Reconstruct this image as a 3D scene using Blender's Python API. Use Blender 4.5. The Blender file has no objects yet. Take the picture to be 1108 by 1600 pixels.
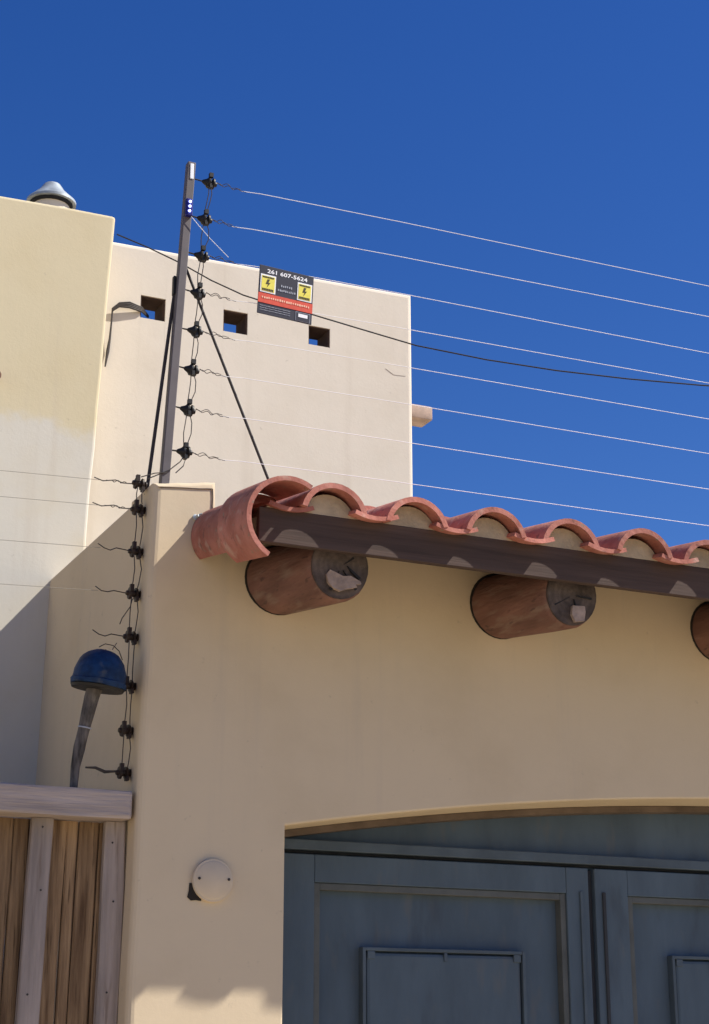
import bpy, bmesh, math, random
from mathutils import Vector, Matrix
random.seed(7)
S = bpy.context.scene
COL = S.collection
R = math.radians

# ------------------------------------------------------------------ camera
cd = bpy.data.cameras.new('camera'); cam = bpy.data.objects.new('camera', cd); COL.objects.link(cam)
cd.sensor_fit = 'VERTICAL'; cd.sensor_height = 24.0; cd.sensor_width = 36.0
cd.lens = 2660.0 / 1600.0 * 24.0
cd.clip_start = 0.05; cd.clip_end = 2000
cam.location = (0, 0, 1.6)
cam.rotation_euler = (R(90 + 17.7), 0, R(-24.8))
S.camera = cam

# ------------------------------------------------------------------ sky, sun, exposure
SUN = Vector((2.20, -1.0, 2.66)).normalized()          # direction towards the sun
elev = math.asin(SUN.z); azim = math.atan2(SUN.x, SUN.y)
w = bpy.data.worlds.new('World'); S.world = w; w.use_nodes = True
nt = w.node_tree; nt.nodes.clear()
sky = nt.nodes.new('ShaderNodeTexSky'); sky.sky_type = 'NISHITA'; sky.sun_disc = False
sky.sun_elevation = elev; sky.sun_rotation = azim
sky.altitude = 500; sky.air_density = 1.1; sky.dust_density = 0.3; sky.ozone_density = 6.0
hs = nt.nodes.new('ShaderNodeHueSaturation'); hs.inputs['Saturation'].default_value = 1.26; hs.inputs['Hue'].default_value = 0.5175; hs.inputs['Value'].default_value = 0.97
bg = nt.nodes.new('ShaderNodeBackground'); bg.inputs['Strength'].default_value = 0.078
wo = nt.nodes.new('ShaderNodeOutputWorld')
nt.links.new(sky.outputs[0], hs.inputs['Color']); nt.links.new(hs.outputs[0], bg.inputs[0]); nt.links.new(bg.outputs[0], wo.inputs[0])
sd = bpy.data.lights.new('sun', 'SUN'); so = bpy.data.objects.new('sun', sd); COL.objects.link(so)
sd.energy = 5.0; sd.angle = R(0.53); sd.color = (1.0, 0.955, 0.86)
so.rotation_euler = (-SUN).to_track_quat('-Z', 'Y').to_euler(); so.location = (12, -6, 16)
S.view_settings.view_transform = 'Standard'; S.view_settings.look = 'None'
S.view_settings.gamma = 1.0; S.view_settings.use_curve_mapping = False
S.view_settings.exposure = 0.56
S.cycles.max_bounces = 8; S.cycles.diffuse_bounces = 5

# ------------------------------------------------------------------ materials
def mat(name, c, rough=0.85, var=0.12, vscale=3.0, bump=0.0, bscale=40.0, metal=0.0, c2=None, stretch=(1, 1, 1), fine=0.0, detail=6, spec=0.3, spots=None):
    m = bpy.data.materials.new(name); m.use_nodes = True
    n = m.node_tree; L = n.links.new; b = n.nodes['Principled BSDF']
    b.inputs['Roughness'].default_value = rough; b.inputs['Metallic'].default_value = metal
    b.inputs['Specular IOR Level'].default_value = spec
    tc = n.nodes.new('ShaderNodeNewGeometry')
    mp = n.nodes.new('ShaderNodeMapping'); mp.inputs['Scale'].default_value = stretch
    L(tc.outputs['Position'], mp.inputs['Vector'])
    nz = n.nodes.new('ShaderNodeTexNoise'); nz.inputs['Scale'].default_value = vscale; nz.inputs['Detail'].default_value = detail
    nz.inputs['Roughness'].default_value = 0.6
    L(mp.outputs[0], nz.inputs['Vector'])
    rp = n.nodes.new('ShaderNodeValToRGB')
    lo = [max(0, x * (1 - var)) for x in c]; hi = c2 if c2 else [min(1, x * (1 + var)) for x in c]
    rp.color_ramp.elements[0].position = 0.32; rp.color_ramp.elements[0].color = (*lo, 1)
    rp.color_ramp.elements[1].position = 0.68; rp.color_ramp.elements[1].color = (*hi, 1)
    L(nz.outputs['Fac'], rp.inputs['Fac'])
    out = rp.outputs['Color']
    for sc_, ss, lo_, hi_, am in (spots or ()):
        z = n.nodes.new('ShaderNodeTexNoise'); z.inputs['Scale'].default_value = ss; z.inputs['Detail'].default_value = 5; L(mp.outputs[0], z.inputs['Vector'])
        q = n.nodes.new('ShaderNodeMapRange'); q.interpolation_type = 'SMOOTHSTEP'
        for k_, v_ in zip(('From Min', 'From Max', 'To Min', 'To Max'), (lo_, hi_, 0, am)): q.inputs[k_].default_value = v_
        L(z.outputs['Fac'], q.inputs['Value'])
        x_ = n.nodes.new('ShaderNodeMix'); x_.data_type = 'RGBA'; L(q.outputs[0], x_.inputs['Factor']); L(out, x_.inputs[6]); x_.inputs[7].default_value = (*sc_, 1); out = x_.outputs[2]
    oi = n.nodes.new('ShaderNodeObjectInfo')
    if fine:
        mr = n.nodes.new('ShaderNodeMapRange'); mr.inputs['To Min'].default_value = 1 - fine; mr.inputs['To Max'].default_value = 1 + fine
        L(oi.outputs['Random'], mr.inputs['Value'])
        mx = n.nodes.new('ShaderNodeMix'); mx.data_type = 'RGBA'; mx.blend_type = 'MULTIPLY'; mx.inputs['Factor'].default_value = 1
        L(out, mx.inputs[6]); L(mr.outputs[0], mx.inputs[7]); out = mx.outputs[2]
    L(out, b.inputs['Base Color'])
    if bump:
        n2 = n.nodes.new('ShaderNodeTexNoise'); n2.inputs['Scale'].default_value = bscale; n2.inputs['Detail'].default_value = 5
        L(mp.outputs[0], n2.inputs['Vector'])
        bp = n.nodes.new('ShaderNodeBump'); bp.inputs['Strength'].default_value = bump; bp.inputs['Distance'].default_value = 0.01
        L(n2.outputs['Fac'], bp.inputs['Height']); L(bp.outputs[0], b.inputs['Normal'])
    return m

def stucco(name, c, c2=None, split=None, stain=(0.5, 0.42, 0.33)):
    """hand floated painted plaster: broad blotches, faint vertical rain marks, fine grain"""
    m = bpy.data.materials.new(name); m.use_nodes = True
    n = m.node_tree; L = n.links.new; b = n.nodes['Principled BSDF']; b.inputs['Roughness'].default_value = 0.92
    b.inputs['Specular IOR Level'].default_value = 0.15
    g = n.nodes.new('ShaderNodeNewGeometry')
    def noise(scale, st=(1, 1, 1), det=5, rough=0.6):
        mp = n.nodes.new('ShaderNodeMapping'); mp.inputs['Scale'].default_value = st; L(g.outputs['Position'], mp.inputs['Vector'])
        z = n.nodes.new('ShaderNodeTexNoise'); z.inputs['Scale'].default_value = scale; z.inputs['Detail'].default_value = det
        z.inputs['Roughness'].default_value = rough; L(mp.outputs[0], z.inputs['Vector']); return z.outputs['Fac']
    def mix(a, bcol, fac, mode='MIX'):
        x = n.nodes.new('ShaderNodeMix'); x.data_type = 'RGBA'; x.blend_type = mode
        if isinstance(fac, float): x.inputs['Factor'].default_value = fac
        else: L(fac, x.inputs['Factor'])
        for k, v in ((6, a), (7, bcol)):
            if isinstance(v, tuple): x.inputs[k].default_value = (*v, 1)
            else: L(v, x.inputs[k])
        return x.outputs[2]
    def rng(v, a, bb, c0, d):
        r = n.nodes.new('ShaderNodeMapRange'); r.interpolation_type = 'SMOOTHSTEP'
        for k, q in zip(('From Min', 'From Max', 'To Min', 'To Max'), (a, bb, c0, d)): r.inputs[k].default_value = q
        L(v, r.inputs['Value']); return r.outputs[0]
    base = tuple(c)
    if split:
        sep = n.nodes.new('ShaderNodeSeparateXYZ'); L(g.outputs['Position'], sep.inputs[0])
        ad = n.nodes.new('ShaderNodeMath'); ad.operation = 'MULTIPLY_ADD'; L(noise(5.0), ad.inputs[0]); ad.inputs[1].default_value = 0.34; L(sep.outputs['Z'], ad.inputs[2])
        base = mix(tuple(c2), tuple(c), rng(ad.outputs[0], split + 0.12, split + 0.20, 0.0, 1.0))
    blot = mix(base, tuple(x * s for x, s in zip(c, (0.86, 0.84, 0.80))), rng(noise(2.3), 0.42, 0.75, 0.0, 0.55)) if not split else \
        mix(base, tuple(x * s for x, s in zip(c, (0.92, 0.88, 0.80))), rng(noise(2.6), 0.42, 0.75, 0.0, 0.45))
    rain = mix(blot, stain, rng(noise(9.0, (1, 1, 0.06), 4), 0.54, 0.78, 0.0, 0.34))
    spot = mix(rain, tuple(x * 0.6 for x in stain), rng(noise(26.0, (1, 1, 1), 3), 0.66, 0.76, 0.0, 0.30))
    L(spot, b.inputs['Base Color'])
    a1 = n.nodes.new('ShaderNodeMath'); a1.operation = 'MULTIPLY_ADD'; L(noise(7.0, det=3), a1.inputs[0]); a1.inputs[1].default_value = 1.6; L(noise(70.0, det=8, rough=0.7), a1.inputs[2])
    bp = n.nodes.new('ShaderNodeBump'); bp.inputs['Strength'].default_value = 0.10; bp.inputs['Distance'].default_value = 0.006
    L(a1.outputs[0], bp.inputs['Height']); L(bp.outputs[0], b.inputs['Normal'])
    return m

def emit(name, c, s):
    m = bpy.data.materials.new(name); m.use_nodes = True; b = m.node_tree.nodes['Principled BSDF']
    b.inputs['Base Color'].default_value = (*c, 1); b.inputs['Emission Color'].default_value = (*c, 1); b.inputs['Emission Strength'].default_value = s
    return m

M = dict(
    wall=stucco('cream_stucco', (0.645, 0.525, 0.368)),
    house=stucco('pale_stucco', (0.72, 0.645, 0.54)),
    tower=stucco('yellow_stucco', (0.64, 0.555, 0.375), (0.64, 0.60, 0.515), split=4.0),
    ground=mat('packed_dirt', (0.43, 0.35, 0.24), 0.95, 0.18, 1.5, 0.3, 30),
    clay=mat('terracotta', (0.40, 0.135, 0.098), 0.88, 0.2, 9, 0.3, 50, c2=(0.50, 0.205, 0.16), fine=0.26, spots=(((0.52, 0.36, 0.29), 17, .55, .72, .55), ((0.13, 0.06, 0.05), 30, .58, .72, .6), ((0.24, 0.21, 0.16), 44, .63, .70, .6))),
    mortar=mat('lime_mortar', (0.42, 0.34, 0.24), 0.95, 0.2, 12, 0.5, 45),
    fascia=mat('dark_stained_board', (0.072, 0.046, 0.037), 0.8, 0.35, 5, 0.12, 26, stretch=(0.25, 6, 6)),
    deck=mat('deck_board', (0.10, 0.06, 0.045), 0.9, 0.2, 5),
    viga=mat('stained_log', (0.175, 0.088, 0.066), 0.85, 0.3, 4, 0.5, 16, stretch=(4, 0.8, 4), spots=(((0.24, 0.165, 0.125), 7, .50, .70, .7), ((0.06, 0.035, 0.03), 16, .58, .72, .7))),
    logend=mat('weathered_log_end', (0.095, 0.072, 0.064), 0.9, 0.5, 12, 0.6, 40),
    spout=mat('spout_wood', (0.42, 0.31, 0.25), 0.9, 0.2, 20),
    reveal=mat('reveal_shade', (0.075, 0.045, 0.035), 0.9, 0.2, 20),  # dark brown that paints the shade inside the square openings
    crack=mat('crack_shade', (0.17, 0.13, 0.10), 0.95, 0.2, 30),
    chip=mat('bare_wood', (0.34, 0.255, 0.21), 0.9, 0.25, 30, 0.4, 60),
    gap_dark=mat('gap_shade', (0.03, 0.024, 0.02), 0.95),  # near-black that paints the shade in narrow gaps
    blue=mat('blue_door_paint', (0.080, 0.112, 0.145), 0.8, 0.16, 3, 0.12, 30, stretch=(2, 2, 0.6), spots=(((0.12, 0.125, 0.125), 9, .56, .75, .5), ((0.045, 0.055, 0.07), 5, .55, .75, .5))),
    blued=mat('blue_moulding', (0.070, 0.095, 0.12), 0.6, 0.2, 5, 0.2, 30),
    olive=mat('dusty_moulding', (0.098, 0.105, 0.102), 0.75, 0.2, 8),
    seam=mat('door_seam', (0.04, 0.043, 0.05), 0.9),
    gap=mat('door_gap', (0.022, 0.022, 0.025), 0.9),
    arch=mat('arch_lining', (0.135, 0.10, 0.075), 0.85, 0.3, 8),
    plank=mat('brown_plank', (0.22, 0.12, 0.06), 0.85, 0.55, 5, 0.6, 12, stretch=(9, 9, 0.55), c2=(0.34, 0.22, 0.12), fine=0.25, spots=(((0.07, 0.04, 0.02), 11, .60, .70, .75),)),
    batten=mat('grey_batten', (0.33, 0.275, 0.245), 0.9, 0.25, 5, 0.5, 14, stretch=(6, 6, 0.5), fine=0.08, spots=(((0.17, 0.12, 0.09), 7, .57, .70, .6),)),
    beam=mat('grey_beam', (0.40, 0.33, 0.295), 0.9, 0.2, 5, 0.5, 16, stretch=(0.5, 6, 6), spots=(((0.21, 0.155, 0.12), 6, .56, .70, .6),)),
    post=mat('grey_post_paint', (0.115, 0.10, 0.105), 0.55, 0.15, 8),
    rod=mat('dark_rod', (0.04, 0.033, 0.033), 0.6, 0.3, 20),
    black=mat('black_plastic', (0.016, 0.015, 0.015), 0.5, 0.2, 30),
    brown=mat('brown_plastic', (0.030, 0.017, 0.012), 0.55, 0.3, 30),
    wire=mat('aluminium_wire', (0.85, 0.86, 0.88), 0.35, 0.03, 30, metal=0.0, spec=0.8),
    jump=mat('grey_jumper', (0.06, 0.05, 0.045), 0.6, 0.2, 30),
    thin=mat('dull_wire', (0.30, 0.27, 0.23), 0.6),
    cable=mat('black_cable', (0.02, 0.02, 0.022), 0.6),
    white=mat('white_sticker', (0.85, 0.87, 0.9), 0.4, 0.02),
    zinc=mat('galvanised', (0.36, 0.40, 0.43), 0.5, 0.3, 14, metal=0.3),
    domeb=mat('blue_dome', (0.005, 0.022, 0.075), 0.65, 0.4, 22, 0.5, 30, c2=(0.008, 0.042, 0.13), spec=0.25, spots=(((0.10, 0.105, 0.11), 24, .58, .75, .5),)),
    tape=mat('grey_tape', (0.035, 0.03, 0.028), 0.8, 0.3, 24, 0.5, 40, c2=(0.17, 0.15, 0.14), stretch=(2, 2, .5)),
    cover=mat('cover_paint', (0.60, 0.49, 0.36), 0.7, 0.06, 10),
    navy=mat('sign_navy', (0.022, 0.022, 0.038), 0.5, 0.1),
    red=mat('sign_red', (0.62, 0.075, 0.04), 0.5, 0.12, 60),
    yel=mat('sign_yellow', (0.75, 0.66, 0.10), 0.5, 0.06, 60),
    ink=mat('sign_ink', (0.05, 0.04, 0.01), 0.6, 0.02),
    inkw=mat('sign_white', (0.82, 0.83, 0.86), 0.6, 0.02),
    inkg=mat('sign_grey', (0.34, 0.36, 0.42), 0.6, 0.02),
    pale=mat('sign_pale', (0.86, 0.50, 0.36), 0.6, 0.05),
    housing=mat('blue_housing', (0.01, 0.012, 0.16), 0.4, 0.1),
    led=emit('blue_led', (0.35, 0.40, 1.0), 2.2),
)

n = M['logend'].node_tree; wv = n.nodes.new('ShaderNodeTexWave'); wv.wave_type = 'RINGS'; wv.rings_direction = 'Y'
wv.inputs['Scale'].default_value = 16; wv.inputs['Distortion'].default_value = 3.5; wv.inputs['Detail'].default_value = 3; wv.inputs['Detail Scale'].default_value = 2
tcx = n.nodes.new('ShaderNodeTexCoord'); n.links.new(tcx.outputs['Object'], wv.inputs['Vector'])
mxr = n.nodes.new('ShaderNodeMix'); mxr.data_type = 'RGBA'; mxr.blend_type = 'MULTIPLY'; mxr.inputs['Factor'].default_value = .16
bb = n.nodes['Principled BSDF']; src = bb.inputs['Base Color'].links[0].from_socket
n.links.new(src, mxr.inputs[6]); n.links.new(wv.outputs['Color'], mxr.inputs[7]); n.links.new(mxr.outputs[2], bb.inputs['Base Color'])

# ------------------------------------------------------------------ helpers
def wpos(o):
    p = Vector((0, 0, 0))
    while o: p += o.location; o = o.parent
    return p
def link(name, me, parent=None, loc=(0, 0, 0)):
    o = bpy.data.objects.new(name, me); COL.objects.link(o)
    if parent: o.parent = parent
    o.location = Vector(loc) - (wpos(parent) if parent else Vector()); return o
def obj(name, bm, m, parent=None, smooth=False, kind=None):
    """one mesh object; geometry given in world metres, origin put at its centre"""
    bm.normal_update()
    me = bpy.data.meshes.new(name)
    lo = Vector([min(v.co[i] for v in bm.verts) for i in range(3)]); hi = Vector([max(v.co[i] for v in bm.verts) for i in range(3)])
    c = (lo + hi) / 2
    bmesh.ops.translate(bm, verts=bm.verts[:], vec=-c)
    bmesh.ops.recalc_face_normals(bm, faces=bm.faces[:])
    bm.to_mesh(me); bm.free()
    for mm in (m if isinstance(m, (list, tuple)) else [m]): me.materials.append(mm)
    if smooth:
        me.polygons.foreach_set('use_smooth', [True] * len(me.polygons))
        try: me.set_sharp_from_angle(angle=R(40))
        except Exception: pass
    o = link(name, me, parent, c)
    if kind: o['kind'] = kind
    return o
def thing(name, label, cat, loc, group=None):
    o = bpy.data.objects.new(name, None); COL.objects.link(o); o.location = loc; o.empty_display_size = 0.1
    o['label'] = label; o['category'] = cat
    if group: o['group'] = group
    return o
def tag(o, label, cat, group=None):
    o['label'] = label; o['category'] = cat
    if group: o['group'] = group
    return o
def box(bm, x0, x1, y0, y1, z0, z1, bev=0.0):
    r = bmesh.ops.create_cube(bm, size=1.0)
    for v in r['verts']: v.co = Vector(((x0 + x1) / 2 + v.co.x * (x1 - x0), (y0 + y1) / 2 + v.co.y * (y1 - y0), (z0 + z1) / 2 + v.co.z * (z1 - z0)))
    if bev:
        es = {e for v in r['verts'] for e in v.link_edges}
        bmesh.ops.bevel(bm, geom=list(es), offset=bev, segments=2, affect='EDGES', profile=0.5)
    return bm
def NB(): return bmesh.new()
def tube(bm, pts, r, seg=6, cap=True):
    pts = [Vector(p) for p in pts]; rings = []
    rr = r if isinstance(r, (list, tuple)) else [r] * len(pts)
    for i, p in enumerate(pts):
        d = (pts[min(i + 1, len(pts) - 1)] - pts[max(i - 1, 0)]).normalized()
        a = d.cross(Vector((0, 0, 1)) if abs(d.z) < 0.9 else Vector((0, 1, 0))).normalized(); b = d.cross(a)
        rings.append([bm.verts.new(p + (a * math.cos(2 * math.pi * k / seg) + b * math.sin(2 * math.pi * k / seg)) * rr[i]) for k in range(seg)])
    for i in range(len(rings) - 1):
        for k in range(seg): bm.faces.new((rings[i][k], rings[i][(k + 1) % seg], rings[i + 1][(k + 1) % seg], rings[i + 1][k]))
    if cap: bm.faces.new(rings[0][::-1]); bm.faces.new(rings[-1])
    return bm
def lathe(bm, prof, o, axis, seg=16):
    """prof: (distance along axis, radius)"""
    ax = Vector(axis).normalized(); a = ax.orthogonal().normalized(); b = ax.cross(a); o = Vector(o); rings = []
    for t, r in prof:
        rings.append([bm.verts.new(o + ax * t + (a * math.cos(2 * math.pi * k / seg) + b * math.sin(2 * math.pi * k / seg)) * max(r, 1e-4)) for k in range(seg)])
    for i in range(len(rings) - 1):
        for k in range(seg): bm.faces.new((rings[i][k], rings[i][(k + 1) % seg], rings[i + 1][(k + 1) % seg], rings[i + 1][k]))
    bm.faces.new(rings[0][::-1]); bm.faces.new(rings[-1])
    return bm
def prism(bm, poly, y0, y1):
    """outline in X,Z pushed from y0 to y1"""
    f = [bm.verts.new((x, y0, z)) for x, z in poly]; k = [bm.verts.new((x, y1, z)) for x, z in poly]
    bm.faces.new(f); bm.faces.new(k[::-1]); n = len(poly)
    for i in range(n): bm.faces.new((f[i], k[i], k[(i + 1) % n], f[(i + 1) % n]))
    return bm
def bevel_where(bm, test, off, seg=3):
    bmesh.ops.recalc_face_normals(bm, faces=bm.faces[:]); bm.normal_update()
    es = [e for e in bm.edges if test(e.verts[0].co, e.verts[1].co) and len(e.link_faces) == 2 and e.calc_face_angle(0) > 0.3]
    if es: bmesh.ops.bevel(bm, geom=es, offset=off, segments=seg, affect='EDGES', profile=0.5, clamp_overlap=True)
def run(a, b, n, j):
    """points from a to b (2D) with a little hand-made waver, ends exact, b left out"""
    out = []
    for i in range(n):
        t = i / n; q = (random.uniform(-j, j), random.uniform(-j, j)) if i else (0, 0)
        out.append((a[0] + (b[0] - a[0]) * t + q[0], a[1] + (b[1] - a[1]) * t + q[1]))
    return out
def arcshell(bm, cx, cz, ro, ri, a0, a1, y0, y1, drop=0.0, seg=14, taper=1.0):
    """barrel tile: half-pipe shell along Y; z rises by drop per metre towards +Y; rear radius scaled by taper"""
    rows = []
    for y, s in ((y0, 1.0), (y1, taper)):
        dz = (y - y0) * drop
        rows.append([[bm.verts.new((cx + rr * s * math.cos(a0 + (a1 - a0) * k / seg), y, cz + dz + rr * s * math.sin(a0 + (a1 - a0) * k / seg))) for k in range(seg + 1)] for rr in (ro, ri)])
    F, B = rows
    for k in range(seg):
        bm.faces.new((F[0][k], F[0][k + 1], B[0][k + 1], B[0][k])); bm.faces.new((F[1][k + 1], F[1][k], B[1][k], B[1][k + 1]))
        bm.faces.new((F[0][k + 1], F[0][k], F[1][k], F[1][k + 1])); bm.faces.new((B[0][k], B[0][k + 1], B[1][k + 1], B[1][k]))
    for k in (0, seg): bm.faces.new((F[0][k], B[0][k], B[1][k], F[1][k]))
    return bm

# ------------------------------------------------------------------ ground
g = NB(); 
for q in ((-300, -300), (300, -300), (300, 300), (-300, 300)): g.verts.new((*q, 0))
g.verts.ensure_lookup_table(); g.faces.new(g.verts[:]); obj('ground', g, M['ground'], kind='structure')

# ------------------------------------------------------------------ garage house: walls
gh = thing('garage_house', 'cream stucco garage front with clay tiled eave, log ends and blue arched door', 'house', (1.58, 5.0, 0))
XL, XR, ZT, YF, YB = 1.576, 7.4, 3.24, 5.0, 5.24
def lx(z): return 1.574 + max(0, z - 1.69) * 0.0148
arch = []
for k in range(29):
    x = 6.73 + (2.071 - 6.73) * k / 28
    arch.append((x, 2.489 - 0.0368 * (x - 4.4) ** 2))
poly = [(1.574, 0.0)]
lefts = [0.6, 1.1, 1.5, 1.8, 2.05, 2.3, 2.55, 2.8, 3.05, 3.25]
poly = [(2.068, 0.0)] + [(1.574, 0.0)] + [(lx(z) + random.uniform(-.0022, .0022), z) for z in lefts] + [(lx(3.366), 3.366)]
poly += run((lx(3.366), 3.366), (1.812, 3.398), 5, 0.0018)[1:] + [(1.812, 3.398), (1.815, 3.24), (XR, ZT), (XR, 0.0), (6.73, 0.0)] + arch
b = prism(NB(), poly, YF, YB)
bevel_where(b, lambda p, q: abs(p.y - YF) < 1e-4 and abs(q.y - YF) < 1e-4 and max(p.z, q.z) > 0.01 and max(p.x, q.x) < 1.83, 0.024, 4)
bevel_where(b, lambda p, q: abs(p.y - YF) < 1e-4 and abs(q.y - YF) < 1e-4 and max(p.z, q.z) > 0.01 and max(p.z, q.z) < 2.6 and 2.0 < min(p.x, q.x) and max(p.x, q.x) < 6.8, 0.007, 2)
obj('front_wall', b, M['wall'], gh)
b = tube(NB(), [(1.612, 4.9985, 3.349), (1.65, 4.9985, 3.353), (1.70, 4.9985, 3.358), (1.75, 4.9985, 3.362), (1.796, 4.9985, 3.368)], .0022, 5); tube(b, [(1.797, 4.9985, 3.368), (1.799, 4.9985, 3.34), (1.798, 4.9985, 3.31), (1.800, 4.9985, 3.285)], .0024, 5); obj('plaster_crack', b, M['crack'], gh)
b = lathe(NB(), [(0, .010), (.004, .011), (.008, .006), (.020, .004)], (1.741, 5.0, 3.262), (.3, -1, .2), 10); tube(b, [(1.745, 4.985, 3.266), (1.755, 4.98, 3.272), (1.762, 4.985, 3.262)], .003, 5); obj('wall_anchor', b, M['zinc'], gh, True)
# side wall running back to the neighbour, same left face
sec = [(1.574, 0.0)] + [(lx(z), z) for z in (1.5, 2.3, 3.0)] + [(lx(3.362), 3.362), (1.80, 3.362), (1.80, 0.0)]
b = prism(NB(), sec, YB, 6.27)
bevel_where(b, lambda p, q: abs(p.z - 3.362) < 1e-3 and abs(q.z - 3.362) < 1e-3 and p.x < 1.7 and q.x < 1.7, 0.016, 3)
obj('side_wall', b, M['wall'], gh)

# ------------------------------------------------------------------ garage house: eave, tiles
SL = math.tan(R(9.5))
b = NB(); box(b, 1.775, 7.3, 4.52, 4.545, 3.057, 3.166, 0.003); obj('fascia_board', b, M['fascia'], gh)
roof = NB()
v = [roof.verts.new(p) for p in ((1.80, 4.545, 3.150), (7.3, 4.545, 3.150), (7.3, 5.2, 3.150 + .655 * SL), (1.80, 5.2, 3.150 + .655 * SL))]
u = [roof.verts.new(p.co + Vector((0, 0, 0.014))) for p in v]
roof.faces.new(v[::-1]); roof.faces.new(u)
for i in range(4): roof.faces.new((v[i], v[(i + 1) % 4], u[(i + 1) % 4], u[i]))
roof = obj('roof', roof, M['deck'], gh)
RO = 0.110; ZC = 3.252 - RO
crest = [2.003 + 0.2765 * k for k in range(19)]
h = math.asin(0.45)
cover_me = pan_me = plug_me = None
bm = arcshell(NB(), 0, 0, RO, RO - 0.017, R(13), R(167), 0, 0.40, SL, 14, 0.93); cover_me = bpy.data.meshes.new('roof_tile'); bmesh.ops.recalc_face_normals(bm, faces=bm.faces[:]); bm.to_mesh(cover_me); bm.free()
bm = arcshell(NB(), 0, 0, 0.200, 0.186, R(248), R(292), 0, 0.66, SL, 10, 0.97); pan_me = bpy.data.meshes.new('pan_tile'); bmesh.ops.recalc_face_normals(bm, faces=bm.faces[:]); bm.to_mesh(pan_me); bm.free()
for me in (cover_me, pan_me):
    me.materials.append(M['clay']); me.polygons.foreach_set('use_smooth', [True] * len(me.polygons)); me.set_sharp_from_angle(angle=R(40))
bm = NB(); n = 12
pts = [((RO - 0.0175) * math.cos(R(165 - 150 * k / n)), (RO - 0.0175) * math.sin(R(165 - 150 * k / n))) for k in range(n + 1)]
prism(bm, pts, 0, 0.05); plug_me = bpy.data.meshes.new('mortar_plug'); bmesh.ops.recalc_face_normals(bm, faces=bm.faces[:]); bm.to_mesh(plug_me); bm.free(); plug_me.materials.append(M['mortar'])
for i, x in enumerate(crest):
    jy = random.uniform(-.008, .006); jx = random.uniform(-.008, .008); jz = random.uniform(-.004, .004)
    o = link('roof_tile', cover_me, roof, (x + jx, 4.47 + jy, ZC + jz)); o.rotation_euler = (random.uniform(-.006, .006), random.uniform(-.035, .035), random.uniform(-.025, .025))
    o = link('roof_tile', cover_me, roof, (x + jx, 4.82 + jy, ZC + .35 * SL + 0.012)); o.rotation_euler = (0, random.uniform(-.02, .02), random.uniform(-.015, .015))
    o = link('pan_tile', pan_me, roof, (x + 0.138 + jx, 4.469 + random.uniform(-.004, .006), 3.151 + random.uniform(-.004, .004) + 0.200)); o.rotation_euler = (0, random.uniform(-.02, .02), 0)
    o = link('mortar_plug', plug_me, roof, (x + jx, 4.5195 + random.uniform(0, .004), ZC)); o.scale = (0.99, 1, random.uniform(.975, .99))
o = link('pan_tile', pan_me, roof, (1.872, 4.50, 3.156 + .200))
# strip of mortar that beds the pans on the board
b = NB(); box(b, 1.80, 7.3, 4.5225, 4.56, 3.1665, 3.171); obj('mortar_bed', b, M['mortar'], roof)
# verge: two larger barrel tiles turned down over the left edge, the front one lapped over the rear one
for (y0, y1, ro, a0, a1, cz, cx) in ((4.44, 4.70, 0.138, 58, 240, 3.108, 1.842), (4.655, 4.998, 0.110, 62, 226, 3.106 + .215 * SL, 1.834)):
    b = arcshell(NB(), cx, cz, ro, ro - 0.015, R(a0), R(a1), y0, y1, SL, 22, 0.97)
    obj('verge_tile', b, M['clay'], roof, True)

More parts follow.
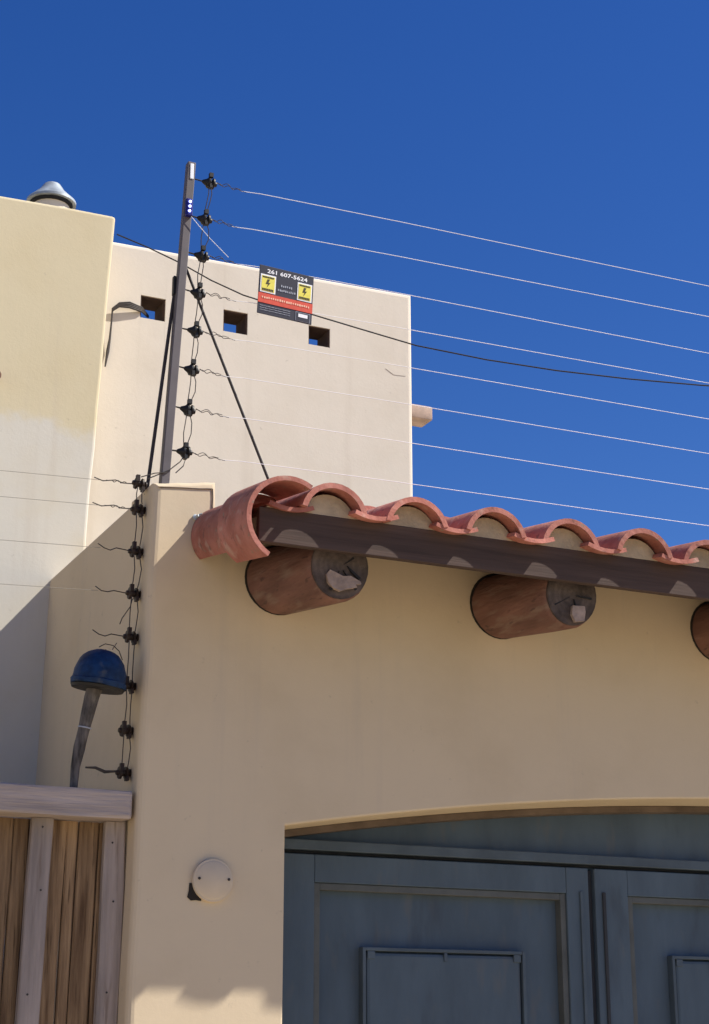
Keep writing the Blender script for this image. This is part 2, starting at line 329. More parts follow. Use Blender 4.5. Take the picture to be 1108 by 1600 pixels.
# ------------------------------------------------------------------ vigas
for i, x in enumerate((2.034, 2.866, 3.784, 4.62, 5.45, 6.28)):
    r = 0.112; z0 = 3.085 + 0.003 * i; y1 = 4.575; dz = -0.055; dx = 0.042
    prof = [(0, r), (0.10, r * 1.005), (0.30, r * 0.985), (0.405, r * 0.97), (0.42, r * 0.94), (0.425, r * 0.90)]
    b = lathe(NB(), prof, (x, 5.02, z0), (dx / 0.44, -1, dz / 0.44), 32)
    for vv in b.verts: vv.co += Vector((random.uniform(-1, 1), 0, random.uniform(-1, 1))) * 0.0012
    vg = obj('viga', b, M['viga'], gh, True)
    b = lathe(NB(), [(0, r * 0.895), (0.006, r * 0.89), (0.008, r * 0.5), (0.006, 0.001)], (x + dx * .956, 5.02 - 0.4208, z0 + dz * .956), (dx / 0.44, -1, dz / 0.44), 28); obj('log_end', b, M['logend'], vg, True)
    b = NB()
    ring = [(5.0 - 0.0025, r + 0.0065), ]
    lathe(b, [(0, r + 0.006), (0.0035, r + 0.0055), (0.004, r - 0.002)], (x, 5.001, z0), (0.0, -1, 0), 32); obj('gap_shade_ring', b, M['gap_dark'], vg)  # flat dark ring painted for the shaded gap around the log
    yc = 4.5865
    for k in range(3):
        a = random.uniform(0, 6.28); rr = random.uniform(.05, .085); wdt = random.uniform(.0025, .005)
        ca, sa = math.cos(a), math.sin(a)
        b = prism(NB(), [(x + dx + ca * .012 , z0 + dz + sa * .012), (x + dx + ca * rr - sa * wdt, z0 + dz + sa * rr + ca * wdt), (x + dx + ca * rr + sa * wdt, z0 + dz + sa * rr - ca * wdt)], yc + 0.0035, yc + 0.010); obj('end_crack', b, M['gap'], vg)
    if i == 0:
        pl = [(-.052, -.030), (-.040, -.014), (-.022, -.020), (.004, -.030), (.030, -.026), (.062, -.040), (.066, -.048), (.046, -.052), (.052, -.060), (.020, -.068), (-.006, -.078), (-.030, -.070), (-.046, -.054)]
        b = prism(NB(), [(x + dx + px, z0 + dz + pz) for px, pz in pl], yc - 0.003, yc + 0.010); obj('split_wood', b, M['chip'], vg)
        pl = [(.020, .006), (.066, -.028), (.060, -.034), (.034, -.012)]
        b = prism(NB(), [(x + dx + px, z0 + dz + pz) for px, pz in pl], yc + 0.001, yc + 0.010); obj('end_crack', b, M['gap'], vg)
    if i == 1:
        pl = [(-.006, -.036), (.040, -.034), (.042, -.052), (.036, -.084), (.002, -.090), (-.010, -.066)]
        b = prism(NB(), [(x + dx + px, z0 + dz + pz) for px, pz in pl], yc - 0.003, yc + 0.010); obj('split_wood', b, M['chip'], vg)

# ------------------------------------------------------------------ blue door in the arch
YD = 5.225
door = NB()
poly = [(2.05, 0.0), (6.75, 0.0), (6.75, 2.262), (2.05, 2.262)]
door = obj('garage_door', prism(NB(), poly, YD + 0.045, YD + 0.07), M['blue'], gh)
ap = [(2.062, 2.282)] + [(x, min(z - 0.002, 2.489 - 0.0368 * (x - 4.4) ** 2 + 0.02)) for x, z in [(q[0], q[1]) for q in reversed(arch)] if z > 2.284] + [(6.738, 2.282)]
obj('arch_panel', prism(NB(), ap, YD + 0.035, YD + 0.06), M['blue'], door)
b = box(NB(), 2.05, 6.75, YD - 0.006, YD + 0.03, 2.245, 2.279, 0.003); obj('top_rail', b, M['blued'], door)
b = box(NB(), 2.05, 6.75, YD + 0.030, YD + 0.040, 2.2385, 2.2445); obj('door_gap', b, M['seam'], door)
# thin dark lining under the arch
b = NB(); fr = []
for q in reversed(arch):
    fr.append((q[0], q[1]))
low = [(x, z - 0.0225) for x, z in fr]
inner = [(x, z - 0.0015) for x, z in fr]
b = prism(NB(), inner + low[::-1], YD - 0.03, YD + 0.034); obj('arch_lining', b, M['arch'], door)
leaves = [(2.072, 3.326), (3.352, 4.388), (4.412, 5.448), (5.474, 6.728)]
mold = [(2.270, 3.235), (3.490, 4.255), (4.545, 5.31), (5.565, 6.53)]
core = [(2.466, 3.052), (3.690, 4.055), (4.745, 5.11), (5.75, 6.335)]
def frame(name, x0, x1, z0, z1, wd, y0, y1, m):
    b = NB()
    box(b, x0, x0 + wd, y0, y1, z0, z1, 0.002); box(b, x1 - wd, x1, y0, y1, z0, z1, 0.002)
    box(b, x0 + wd, x1 - wd, y0 + 0.0015, y1, z1 - wd, z1, 0.002); box(b, x0 + wd, x1 - wd, y0 + 0.0015, y1, z0, z0 + wd, 0.002)
    return obj(name, b, m, door)
for (a, c), (m0, m1), (c0, c1) in zip(leaves, mold, core):
    ys = YD
    b = box(NB(), a, m0, ys, ys + 0.045, 0.02, 2.232, 0.003); obj('stile', b, M['blue'], door)
    b = box(NB(), m1, c, ys, ys + 0.045, 0.02, 2.232, 0.003); obj('stile', b, M['blue'], door)
    b = box(NB(), m0 + .0005, m1 - .0005, ys + 0.001, ys + 0.045, 2.142, 2.232, 0.003); obj('rail', b, M['blue'], door)
    b = box(NB(), m0 + .0005, m1 - .0005, ys + 0.001, ys + 0.045, 0.02, 0.22, 0.003); obj('rail', b, M['blue'], door)
    frame('panel_moulding', m0 + .001, m1 - .001, 0.221, 2.141, 0.022, ys + 0.008, ys + 0.044, M['olive'])
    b = box(NB(), c0, c1, ys + 0.018, ys + 0.0448, 0.42, 1.925, 0.012); obj('raised_panel', b, M['blue'], door)
    frame('panel_bead', c0 - .016, c1 + .016, 0.404, 1.941, 0.012, ys + 0.012, ys + 0.0448, M['blued'])
for c0, c1 in core:
    for xa in (c0 + .002, c1 - .030):
        b = box(NB(), xa, xa + .028, YD + .0125, YD + .0175, 1.903, 1.9285, .002); obj('corner_block', b, M['blued'], door)
    xm = (c0 + c1) / 2
    b = box(NB(), xm - .006, xm + .006, YD + .0125, YD + .0175, 1.900, 1.9285, .001); obj('corner_block', b, M['blued'], door)
for x in (3.339, 4.4, 5.461):
    b = box(NB(), x - 0.0125, x + 0.0125, YD + 0.022, YD + 0.044, 0.02, 2.226); obj('leaf_gap', b, M['seam'], door)
for x in (3.292, 3.386, 5.41, 5.51):
    b = box(NB(), x - 0.006, x + 0.006, YD - 0.008, YD - 0.0003, 0.02, 2.15, 0.002); obj('cover_strip', b, M['seam' if x in (3.386, 5.41) else 'blued'], door)

# ------------------------------------------------------------------ junction box cover on the wall
jb = thing('junction_box', 'round cream junction box cover with two screws on the wall beside the door', 'junction box', (1.829, 5.0, 2.109))
b = lathe(NB(), [(0, .0655), (.012, .0655), (.015, .064), (.015, .059), (.0165, .057), (.0185, .054), (.019, .001)], (1.829, 5.0, 2.109), (0, -1, 0), 40); obj('cover', b, M['cover'], jb, True)
for sx, sz in ((-.047, .004), (.049, .004)):
    b = lathe(NB(), [(0, .0045), (.003, .004), (.0035, .001)], (1.829 + sx, 4.981, 2.109 + sz), (0, -1, 0), 10); obj('screw', b, M['rod'], jb, True)
pl = [(-.072, -.010), (-.074, -.034), (-.078, -.052), (-.066, -.062), (-.050, -.060), (-.034, -.062), (-.03, -.045), (-.055, -.01)]
b = prism(NB(), [(1.829 + x, 2.109 + z) for x, z in pl], 4.9965, 5.001); obj('broken_gap', b, M['gap_dark'], jb)

# ------------------------------------------------------------------ neighbour tower
tw = thing('tower_house', 'tall yellowish stucco block with a paler lower half at the left edge', 'house', (1.0, 6.27, 0))
poly = [(-4.0, 0.0), (-4.0, 4.865)] + run((-4.0, 4.865), (1.793, 4.962), 24, .004)[1:] + [(1.793, 4.962)] + run((1.793, 4.962), (1.737, 3.57), 8, .0025)[1:] + [(1.737, 3.57), (1.70, 0.0)]
b = prism(NB(), poly, 6.27, 6.47)
bevel_where(b, lambda p, q: (abs(p.y - 6.27) < 1e-4 and abs(q.y - 6.27) < 1e-4) or (min(p.z, q.z) > 4.8), 0.014, 3)
obj('front_wall', b, M['tower'], tw)
b = box(NB(), -4.0, -3.8, 6.471, 8.5, 0, 4.82); obj('side_wall', b, M['tower'], tw)
b = box(NB(), 1.50, 1.69, 6.471, 8.5, 0, 4.90); obj('side_wall', b, M['tower'], tw)
b = box(NB(), -3.799, 1.499, 6.471, 8.4, 4.5, 4.62); obj('roof', b, M['mortar'], tw)
vc = Vector((1.642, 6.80, 0))
b = lathe(NB(), [(4.62, .083), (5.225, .083)], (vc.x, vc.y, 0), (0, 0, 1), 24); vt = obj('roof_vent', b, M['house'], tw, True)
b = lathe(NB(), [(5.2255, .094), (5.254, .100)], (vc.x, vc.y, 0), (0, 0, 1), 24); obj('vent_shade', b, M['gap'], vt, True)  # solid dark drum, paints the shade in the hollow under the cap
b = lathe(NB(), [(5.238, .1085), (5.239, .111), (5.250, .111), (5.272, .088), (5.302, .058), (5.322, .046), (5.336, .036), (5.341, .012)], (vc.x, vc.y, 0), (0, 0, 1), 28); obj('vent_cap', b, M['zinc'], vt, True)
b = lathe(NB(), [(0, .022), (.05, .022), (.052, .018)], (1.325, 6.275, 4.155), (0, -1, -.15), 12); obj('drain_stub', b, M['viga'], tw, True)

# ------------------------------------------------------------------ neighbour house with pierced parapet
nh = thing('parapet_house', 'pale stucco house wall pierced by three small square openings under its parapet', 'house', (3.0, 6.5, 0))
holes = [(1.985, 2.098, 4.630, 4.736), (2.366, 2.481, 4.637, 4.741), (2.775, 2.881, 4.648, 4.741)]
HX0, HX1 = 1.60, 3.30
xs = sorted({HX0, HX1, *[q for hh in holes for q in hh[:2]]})
b = NB()
def q4(*p): b.faces.new([b.verts.new(x) for x in p])
def ztop(x): return 4.968 + (x - 1.862) * 0.018
for y in (6.5, 6.625):
    for i in range(len(xs) - 1):
        x0, x1 = xs[i], xs[i + 1]
        hh = [hq for hq in holes if abs(hq[0] - x0) < 1e-6]
        segs = [(0.0, hh[0][2]), (hh[0][3], None)] if hh else [(0.0, None)]
        for z0, z1 in segs:
            # whole strips split at the same heights so vertices weld
            q4((x0, y, z0), (x1, y, z0), (x1, y, z1 if z1 else ztop(x1)), (x0, y, z1 if z1 else ztop(x0)))
for x0, x1, z0, z1 in holes:
    q4((x0, 6.5, z0), (x1, 6.5, z0), (x1, 6.625, z0), (x0, 6.625, z0)); q4((x0, 6.5, z1), (x0, 6.625, z1), (x1, 6.625, z1), (x1, 6.5, z1))
    q4((x0, 6.5, z0), (x0, 6.625, z0), (x0, 6.625, z1), (x0, 6.5, z1)); q4((x1, 6.5, z0), (x1, 6.5, z1), (x1, 6.625, z1), (x1, 6.625, z0))
for i in range(len(xs) - 1): q4((xs[i], 6.5, ztop(xs[i])), (xs[i + 1], 6.5, ztop(xs[i + 1])), (xs[i + 1], 6.625, ztop(xs[i + 1])), (xs[i], 6.625, ztop(xs[i])))
for x in (HX0, HX1): q4((x, 6.5, 0), (x, 6.625, 0), (x, 6.625, ztop(x)), (x, 6.5, ztop(x)))
bmesh.ops.remove_doubles(b, verts=b.verts[:], dist=1e-5)
bmesh.ops.recalc_face_normals(b, faces=b.faces[:])
bevel_where(b, lambda p, q: (min(p.z, q.z) > 4.9 and abs(p.x - q.x) > .01) or (abs(p.x - HX1) < 1e-4 and abs(q.x - HX1) < 1e-4 and abs(p.y - 6.5) < 1e-4 and abs(q.y - 6.5) < 1e-4), 0.022, 3)
obj('front_wall', b, M['house'], nh)
for x0, x1, z0, z1 in holes:
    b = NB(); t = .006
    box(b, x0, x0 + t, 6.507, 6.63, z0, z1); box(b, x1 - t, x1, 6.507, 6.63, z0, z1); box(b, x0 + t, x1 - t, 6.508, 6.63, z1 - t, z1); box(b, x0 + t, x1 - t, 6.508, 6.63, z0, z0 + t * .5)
    obj('opening_shade', b, M['reveal'], nh)  # added dark boards, the shade of the reveals put into their colour
b = box(NB(), 3.16, 3.298, 6.626, 9.5, 0, 4.98); obj('side_wall', b, M['house'], nh)
b = box(NB(), 1.72, 3.159, 6.626, 9.5, 4.05, 4.2); obj('roof', b, M['mortar'], nh)
b = box(NB(), 3.299, 3.585, 6.85, 6.97, 4.53, 4.602, 0.010); obj('drain_spout', b, M['spout'], nh, True)
b = prism(NB(), [(3.16, 4.595), (3.19, 4.604), (3.27, 4.590), (3.262, 4.575), (3.20, 4.572)], 6.4985, 6.501); obj('plaster_patch', b, M['house'], nh)

# ------------------------------------------------------------------ electric fence on the roof
ef = thing('electric_fence', 'tall grey fence post on the wall top with eight white wires running right', 'fence', (1.66, 5.08, 3.38))
def px(z): return 1.660 + (z - 3.427) * 0.0475         # the post leans to the right
top, bot = 4.590, 3.375
b = NB(); hw = 0.0148
vs = []
for z in (bot, top):
    vs.append([b.verts.new((px(z) + dx, 5.085 + dy, z)) for dx, dy in ((-hw, -hw), (hw, -hw), (hw, hw), (-hw, hw))])
for k in range(4): b.faces.new((vs[0][k], vs[0][(k + 1) % 4], vs[1][(k + 1) % 4], vs[1][k]))
b.faces.new(vs[0][::-1]); b.faces.new(vs[1])
bevel_where(b, lambda p, q: True, 0.003, 2)
post = obj('post', b, M['post'], ef)
zz = 4.548
b = box(NB(), px(zz) - .005, px(zz) + .0085, 5.085 - hw - .0025, 5.085 - hw - .0003, 4.522, 4.582, .002); obj('reflector_sticker', b, M['white'], post)
zins = [4.529, 4.383, 4.242, 4.100, 3.954, 3.813, 3.667, 3.511]
xins = [1.782, 1.768, 1.761, 1.753, 1.745, 1.738, 1.729, 1.721]
zr = [4.557, 4.421, 4.261, 4.132, 3.979, 3.834, 3.687, 3.538]
def helix(bm, p0, p1, rad, turns, r, ph=0.0, n=40):
    p0, p1 = Vector(p0), Vector(p1); d = (p1 - p0).normalized(); a = d.orthogonal().normalized(); c = d.cross(a)
    tube(bm, [p0 + (p1 - p0) * (k / n) + (a * math.cos(ph + 2 * math.pi * turns * k / n) + c * math.sin(ph + 2 * math.pi * turns * k / n)) * rad * math.sin(math.pi * min(1, 0.1 + k / n)) for k in range(n + 1)], r, 5)
for i, (x, z, z2) in enumerate(zip(xins, zins, zr)):
    s = x - 0.026 - (px(z) + hw)
    prof = [(-.002, .0025), (s, .003), (s + .002, .006), (s + .016, .013), (s + .022, .020), (s + .028, .0205), (s + .030, .013), (s + .036, .012), (s + .038, .021), (s + .044, .020), (s + .047, .010), (s + .054, .008)]
    b = lathe(NB(), prof, (px(z) + hw, 5.078, z), (1, random.uniform(-.06, .06), random.uniform(-.16, .02)), 12)
    box(b, x - .004, x + .010, 5.058, 5.072, z + .012, z + .028); box(b, x - .002, x + .008, 5.060, 5.078, z - .028, z - .012)
    obj('insulator', b, M['black'], ef, True)
    sl = (z2 - z) / (3.84 - x)
    xa = x + .028; xe = 9.0
    tl = random.uniform(.085, .13)
    b = NB()
    helix(b, (xa, 5.075, z - .002), (xa + tl, 5.075, z - .010), .0045, random.choice((2.5, 3.0, 3.5)), .0013)
    helix(b, (xa, 5.075, z + .002), (xa + tl * .8, 5.075, z - .004), .006, 2, .0012, 2.2)
    obj('wire_tail', b, M['jump'], ef)
    b = tube(NB(), [(xa + tl - .02, 5.075, z - .010), (xa + tl + .06, 5.075, z - .004)] + [(xa + (xe - xa) * t, 5.075, z + sl * (xe - xa) * t - 0.012 * math.sin(math.pi * t)) for t in (.1, .2, .35, .5, .65, .8, 1)], .0012, 5); obj('fence_wire', b, M['wire'], ef)
    if i < 7:
        for q in (-.007, .006):
            xb, zb = xins[i + 1], zins[i + 1]
            bw = random.uniform(-.006, .008) + q * .5
            b = tube(NB(), [(x + q * .5, 5.068, z - .012), (x + q + bw * .7, 5.064, z + (zb - z) * .35), ((x + xb) / 2 + q + bw, 5.064, z + (zb - z) * .6), (xb + q * .6, 5.068, zb + .012)], .0017, 5); obj('jumper_wire', b, M['jump'], ef)
for pts in ([(1.722, 5.068, 3.497), (1.705, 5.064, 3.47), (1.668, 5.064, 3.435), (1.60, 5.08, 3.40)], [(1.727, 5.068, 3.495), (1.715, 5.06, 3.455), (1.69, 5.062, 3.428)], [(1.66, 5.062, 3.425), (1.62, 5.064, 3.418), (1.575, 5.07, 3.40)]):
    b = tube(NB(), pts, .002, 5); obj('jumper_wire', b, M['jump'], ef)
for a, c in (((px(4.20) + .012, 5.10, 4.205), (2.045, 5.10, 3.44)), ((px(4.14) - .012, 5.10, 4.145), (1.604, 5.10, 3.35))):
    b = tube(NB(), [a, c], .0052 if c[0] > 2 else .0062, 8); br = obj('brace_rod', b, M['rod'], ef, True)
b = box(NB(), px(4.12) - .024, px(4.12) - .0155, 5.088, 5.108, 4.08, 4.15, .002); obj('brace_bracket', b, M['black'], ef)

ld = thing('led_light', 'small blue light with three glowing dots near the top of the fence post', 'light', (1.712, 5.06, 4.40))
zz = 4.402
b = box(NB(), px(zz) - .013, px(zz) + .011, 5.052, 5.0698, 4.370, 4.436, .003); obj('housing', b, M['housing'], ld)
for k, z in enumerate((4.423, 4.405, 4.387)):
    b = lathe(NB(), [(0, .0056), (.003, .005), (.005, .002)], (px(z) - .001, 5.052, z), (0, -1, 0), 10); obj('led', b, M['led'], ld, True)
b = tube(NB(), [(1.714, 5.06, 4.372), (1.74, 5.06, 4.345), (1.79, 5.065, 4.302), (1.86, 5.072, 4.25)], .0011, 5); obj('lead_wire', b, M['wire'], ld)

# ------------------------------------------------------------------ warning sign hung on the wires
sg = thing('warning_sign', 'black red and yellow warning sign hanging on the fence wires', 'sign', (2.0725, 5.062, 4.145))
SW, SH = .206, .186
def spl(o):
    o.rotation_euler = (0, R(2.5), 0); return o
Rm = Matrix.Rotation(R(2.5), 4, 'Y'); SC = Vector((2.0725, 5.062, 4.145))
def sobj(name, bm, m, parent):
    for vv in bm.verts: vv.co = SC + Rm @ vv.co
    return obj(name, bm, m, parent)
def srect(name, u0, u1, v0, v1, y, m, parent, t=.0012):
    """u from the left, v from the top, both 0..1"""
    return sobj(name, box(NB(), (u0 - .5) * SW, (u1 - .5) * SW, y - t, y, (.5 - v1) * SH, (.5 - v0) * SH), m, parent)
panel = sobj('panel', box(NB(), -SW / 2, SW / 2, -.002, .002, -SH / 2, SH / 2, .001), M['navy'], sg)
def stext(txt, u, v, hgt, wid, y, m, parent, name='lettering'):
    cu = bpy.data.curves.new('t', 'FONT'); cu.body = txt; cu.align_x = 'CENTER'; cu.align_y = 'CENTER'; cu.size = 1; cu.offset = 0.022; cu.resolution_u = 2
    to = bpy.data.objects.new('t', cu); COL.objects.link(to); bpy.context.view_layer.update()
    me = bpy.data.meshes.new_from_object(to.evaluated_get(bpy.context.evaluated_depsgraph_get()))
    bpy.data.objects.remove(to); bpy.data.curves.remove(cu)
    bm = bmesh.new(); bm.from_mesh(me); bpy.data.meshes.remove(me)
    x0 = min(q.co.x for q in bm.verts); x1 = max(q.co.x for q in bm.verts); y0 = min(q.co.y for q in bm.verts); y1 = max(q.co.y for q in bm.verts)
    for q in bm.verts: q.co = Vector(((u - .5) * SW + (q.co.x - (x0 + x1) / 2) / (x1 - x0) * wid * SW, y, (.5 - v) * SH + (q.co.y - (y0 + y1) / 2) / (y1 - y0) * hgt * SH))
    return sobj(name, bm, m, parent)
stext('261 607-5624', .51, .105, .085, .74, -.0026, M['inkw'], sg)
srect('red_band', .0, 1.0, .575, .775, -.002, M['red'], sg)
for u0, u1 in ((.025, .305), (.705, .975)):
    lb = srect('yellow_label', u0, u1, .185, .555, -.002, M['inkw'], sg)
    uw = u1 - u0
    srect('label_field', u0 + .02, u1 - .02, .215, .530, -.0033, M['yel'], lb, .0006)
    for k in range(7):
        ua = u0 + .035 + (uw - .07) * k / 7
        srect('label_print', ua, ua + (uw - .07) / 7 * .8, .225 , .258, -.004, M['ink'], lb, .0004)
        srect('label_print', ua, ua + (uw - .07) / 7 * .82, .475, .520, -.004, M['ink'], lb, .0004)
    uc = (u0 + u1) / 2 - .5
    pl = [(-.2, 1), (.35, 1), (.05, .25), (.5, .25), (-.3, -1), (-.05, -.15), (-.55, -.15)]
    sobj('bolt_mark', prism(NB(), [(uc * SW + a * .017, (.5 - .37) * SH + c * .017) for a, c in pl], -.0044, -.0040), M['ink'], lb)
# lettering too blurred to read in the photograph: kept as rows of small marks
def marks(u0, u1, v0, v1, n, m, parent, y=-.0026):
    bm = NB(); wv = (u1 - u0) / n
    for k in range(n):
        ua = u0 + wv * k; a, c = ua + wv * .08, ua + wv * .86
        hh = v1 - v0; k0 = random.uniform(0, .25) * hh
        box(bm, (a - .5) * SW, (a + (c - a) * random.uniform(.6, 1) - .5) * SW, y - .0004, y, (.5 - v1 + random.uniform(0, .2) * hh) * SH, (.5 - v0 - k0) * SH)
    return sobj('lettering', bm, m, parent)
marks(.40, .62, .325, .375, 6, M['inkg'], sg); marks(.345, .68, .42, .47, 10, M['inkg'], sg)
marks(.06, .95, .635, .685, 22, M['pale'], sg, -.0038)
for v0 in (.825, .868, .912): marks(.04, .60, v0, v0 + .016, 24, M['inkg'], sg)
srect('logo_box', .695, .965, .80, .985, -.002, M['inkg'], sg); srect('logo_field', .705, .957, .81, .978, -.0035, M['navy'], sg, .0003); srect('logo_mark', .745, .915, .835, .905, -.0042, M['inkw'], sg, .0004)

# ------------------------------------------------------------------ lower fence run on the wall corner
lf = thing('electric_fence', 'lower column of brown insulators and jumper wires down the shaded wall corner', 'fence', (1.56, 5.09, 2.42))
lz = [3.378, 3.292, 3.150, 3.008, 2.866, 2.708, 2.566, 2.434]
for i, z in enumerate(lz):
    xw = lx(z) - .001; yc = 5.085
    b = lathe(NB(), [(0, .012), (.004, .013), (.006, .008), (.012, .019), (.018, .020), (.020, .011), (.030, .011), (.032, .020), (.039, .019), (.041, .009), (.048, .007)], (xw, yc, z), (-1, random.uniform(-.1, .1), random.uniform(-.06, .12)), 12)
    box(b, xw - .040, xw - .028, yc - .024, yc - .010, z + .004, z + .026); box(b, xw - .020, xw - .010, yc - .022, yc + .0, z - .026, z - .012)
    obj('insulator', b, M['brown'], lf, True)
    if i < 6:
        x0 = xw - .046; j = random.uniform(-.005, .005)
        if i in (0, 1):
            t = [(x0, yc, z), (x0 - .035, yc - .005, z - .004), (x0 - .06, yc - .005, z + .003), (x0 - .10, yc, z - .004), (x0 - .13, yc, z + .004)]
        else:
            t = [(x0, yc, z), (x0 - .045, yc - .01, z + .001), (x0 - .065, yc - .01, z - .008 + j), (x0 - .085, yc - .008, z - .003), (x0 - .105, yc - .005, z + .010)]
        if i < 5:
            b = tube(NB(), t, .0019, 5)
            if i < 2: helix(b, (x0 - .02, yc, z), (x0 - .09, yc, z), .004, 3, .0013)
            obj('wire_tail', b, M['jump'], lf)
    if i < 4:
        b = tube(NB(), [(xw - .14, yc, z - .002), (1.14, yc, z - .016), (.5, yc, z - .06), (-.6, yc, z - .10)], .0009, 5); obj('fence_wire', b, M['thin'], lf)
    if i < 7:
        zb = lz[i + 1]; xb = lx(zb) - .001
        for q in (.016, .034):
            bw = random.uniform(-.007, .007)
            b = tube(NB(), [(xw - q, yc - .018, z - .015), (xw - q + bw, yc - .024, z + (zb - z) * .45), (xb - q + bw * .5, yc - .022, z + (zb - z) * .75), (xb - q, yc - .018, zb + .015)], .0018, 5); obj('jumper_wire', b, M['jump'], lf)
b = tube(NB(), [(lx(2.434) - .045, 5.085, 2.437), (1.50, 5.08, 2.432), (1.468, 5.075, 2.442), (1.435, 5.07, 2.440)], [.0035, .0055, .0045, .003], 6); obj('wire_tail', b, M['jump'], lf)
b = tube(NB(), [(1.560, 5.06, 2.985), (1.55, 5.05, 2.955), (1.525, 5.05, 2.915), (1.518, 5.05, 2.895)], .0018, 5); obj('jumper_wire', b, M['jump'], lf)

# ------------------------------------------------------------------ blue dome lamp on a leaning post
dl = thing('dome_lamp', 'blue dome shaped lamp on a dark wrapped post standing on the fence beam', 'lamp', (1.405, 5.07, 2.37))
dc = Vector((1.450, 5.03, 2.685)); ax = Vector((.10, -.10, 1)).normalized()
prof = [(0, .083), (.004, .0865), (.016, .0865), (.018, .083)] + [(.018 + .098 * math.sin(R(a)), .083 * math.cos(R(a)) ** .8) for a in (8, 18, 28, 38, 48, 58, 68, 77, 84, 89)]
b = lathe(NB(), prof, dc, ax, 28)
for vv in b.verts: vv.co += Vector((random.uniform(-1, 1), random.uniform(-1, 1), random.uniform(-1, 1))) * .0016
dome = obj('dome', b, M['domeb'], dl, True)
b = lathe(NB(), [(-.010, .080), (-.002, .0845), (.0, .080)], dc, ax, 28); obj('rim', b, M['black'], dl, True)
b = NB()
pth = [(1.400, 5.07, 2.372), (1.404, 5.068, 2.44), (1.412, 5.062, 2.50), (1.420, 5.055, 2.55), (1.427, 5.048, 2.60), (1.436, 5.04, 2.65), (1.444, 5.035, 2.685)]
tube(b, pth, [.013, .015, .0185, .0175, .020, .023, .024], 10)
for vv in b.verts: vv.co += Vector((random.uniform(-1, 1), random.uniform(-1, 1), random.uniform(-1, 1))) * .0018
pst = obj('lamp_post', b, M['tape'], dl, True)
b = lathe(NB(), [(0, .0215), (.004, .0215)], (1.4215, 5.054, 2.557), (.15, -.12, 1), 12); obj('tie_band', b, M['inkg'], pst)
b = tube(NB(), [dc + Vector(p) for p in ((-.01, -.03, .118), (.01, -.03, .130), (.035, -.03, .127), (.055, -.028, .112), (.068, -.025, .085))], .0016, 5); tube(b, [dc + Vector(p) for p in ((.03, -.04, .112), (.046, -.03, .136))], .0014, 5); obj('top_wire', b, M['jump'], dl)

# ------------------------------------------------------------------ plank fence
pf = thing('plank_fence', 'weathered brown plank fence with grey battens under a grey top beam', 'fence', (1.2, 5.08, 0))
b = box(NB(), -3.6, 1.572, 5.010, 5.130, 2.282, 2.370, .010)
for e in range(3): bmesh.ops.subdivide_edges(b, edges=[e_ for e_ in b.edges if abs(e_.verts[0].co.x - e_.verts[1].co.x) > .2], cuts=2)
for vv in b.verts: vv.co += Vector((0, random.uniform(-.002, .002), random.uniform(-.0025, .0025)))
obj('beam', b, M['beam'], pf)
def plank(name, xt, xb, wd, y0, y1, m, zt=2.2815):
    """a board that leans a little: xt, xb left edge at z 2.25 and at z 1.69"""
    k = (xb - xt) / (2.25 - 1.69); b = NB(); rows = []
    zs = [0.03, .5, 1.0, 1.5, 1.7, 1.9, 2.1, zt]
    for z in zs:
        xl = xt + (2.25 - z) * k + random.uniform(-.0025, .0025); xr = xt + wd + (2.25 - z) * k + random.uniform(-.0025, .0025)
        c = .004
        rows.append([b.verts.new(p) for p in ((xl, y0 + c, z), (xl + c, y0, z), (xr - c, y0, z), (xr, y0 + c, z), (xr, y1, z), (xl, y1, z))])
    for i in range(len(rows) - 1):
        for j in range(6): b.faces.new((rows[i][j], rows[i][(j + 1) % 6], rows[i + 1][(j + 1) % 6], rows[i + 1][j]))
    b.faces.new(rows[0][::-1]); b.faces.new(rows[-1])
    return obj(name, b, m, pf)
x = 1.553
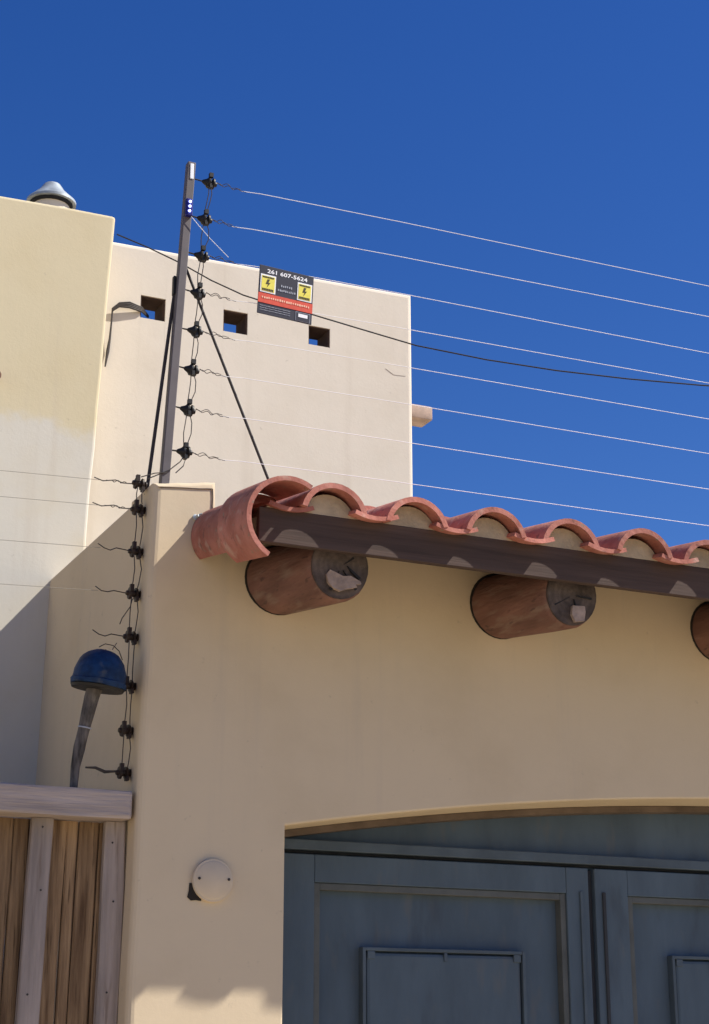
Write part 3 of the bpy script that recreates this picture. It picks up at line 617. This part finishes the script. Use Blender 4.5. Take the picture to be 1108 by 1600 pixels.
for k in range(110):
    wd = (.047, .062, .034, .052, .058, .046)[k % 6]
    x -= wd + .0025
    plank('plank', x, x - .008, wd, 5.118 + random.uniform(-.004, .004), 5.14, M['plank'])
    if x < -3.5: break
for i, (xt, xb) in enumerate(((1.510, 1.508), (1.284, 1.268), (1.03, 1.02), (.79, .78), (.55, .545), (.31, .30), (.07, .06), (-.17, -.17), (-.41, -.42), (-.65, -.66)) + tuple((-.9 - .25 * q, -.9 - .25 * q) for q in range(11))):
    bt = plank('batten', xt, xb, .066, 5.080, 5.108, M['batten'])
    for zn in (2.235, 2.05, 1.78):
        xn = xt + (2.25 - zn) * (xb - xt) / .56 + .033 + random.uniform(-.012, .012)
        nb = lathe(NB(), [(0, .0035), (.002, .003)], (xn, 5.0805, zn + random.uniform(-.02, .02)), (0, -1, 0), 8); obj('nail', nb, M['rod'], bt)

# ------------------------------------------------------------------ cables on the neighbours
pts = [(1.805, 6.288, 4.889), (1.924, 6.238, 4.832), (2.049, 6.186, 4.764), (2.175, 6.134, 4.684), (2.299, 6.082, 4.619), (2.423, 6.031, 4.575), (2.57, 5.969, 4.534), (2.742, 5.897, 4.476), (2.963, 5.805, 4.403), (3.232, 5.693, 4.344), (3.501, 5.581, 4.3), (3.77, 5.469, 4.268), (4.05, 5.352, 4.244), (4.434, 5.192, 4.222)]
b = tube(NB(), pts, .0030, 6); tag(obj('cable', b, M['cable'], None, True), 'black overhead cable sagging across the pale house wall behind the sign', 'cable')
wc = thing('wire_bundle', 'short frayed wire bundle hanging out of the leftmost square opening', 'cable', (1.86, 6.48, 4.6))
for k in range(4):
    o = .006 * k - .009
    b = tube(NB(), [(2.04, 6.56, 4.668 + o * .4), (1.99, 6.49, 4.662 + o), (1.93, 6.478, 4.668 + o * 1.3), (1.885, 6.478, 4.660 + o * .9), (1.855, 6.48, 4.632 + o * .5)], .0042, 6); obj('strand', b, M['jump'], wc, True)
b = tube(NB(), [(1.857, 6.482, 4.634), (1.8545, 6.484, 4.56), (1.852, 6.486, 4.50), (1.846, 6.488, 4.44), (1.838, 6.488, 4.37)], [.004, .004, .005, .0075, .003], 6); obj('strand', b, M['jump'], wc, True)
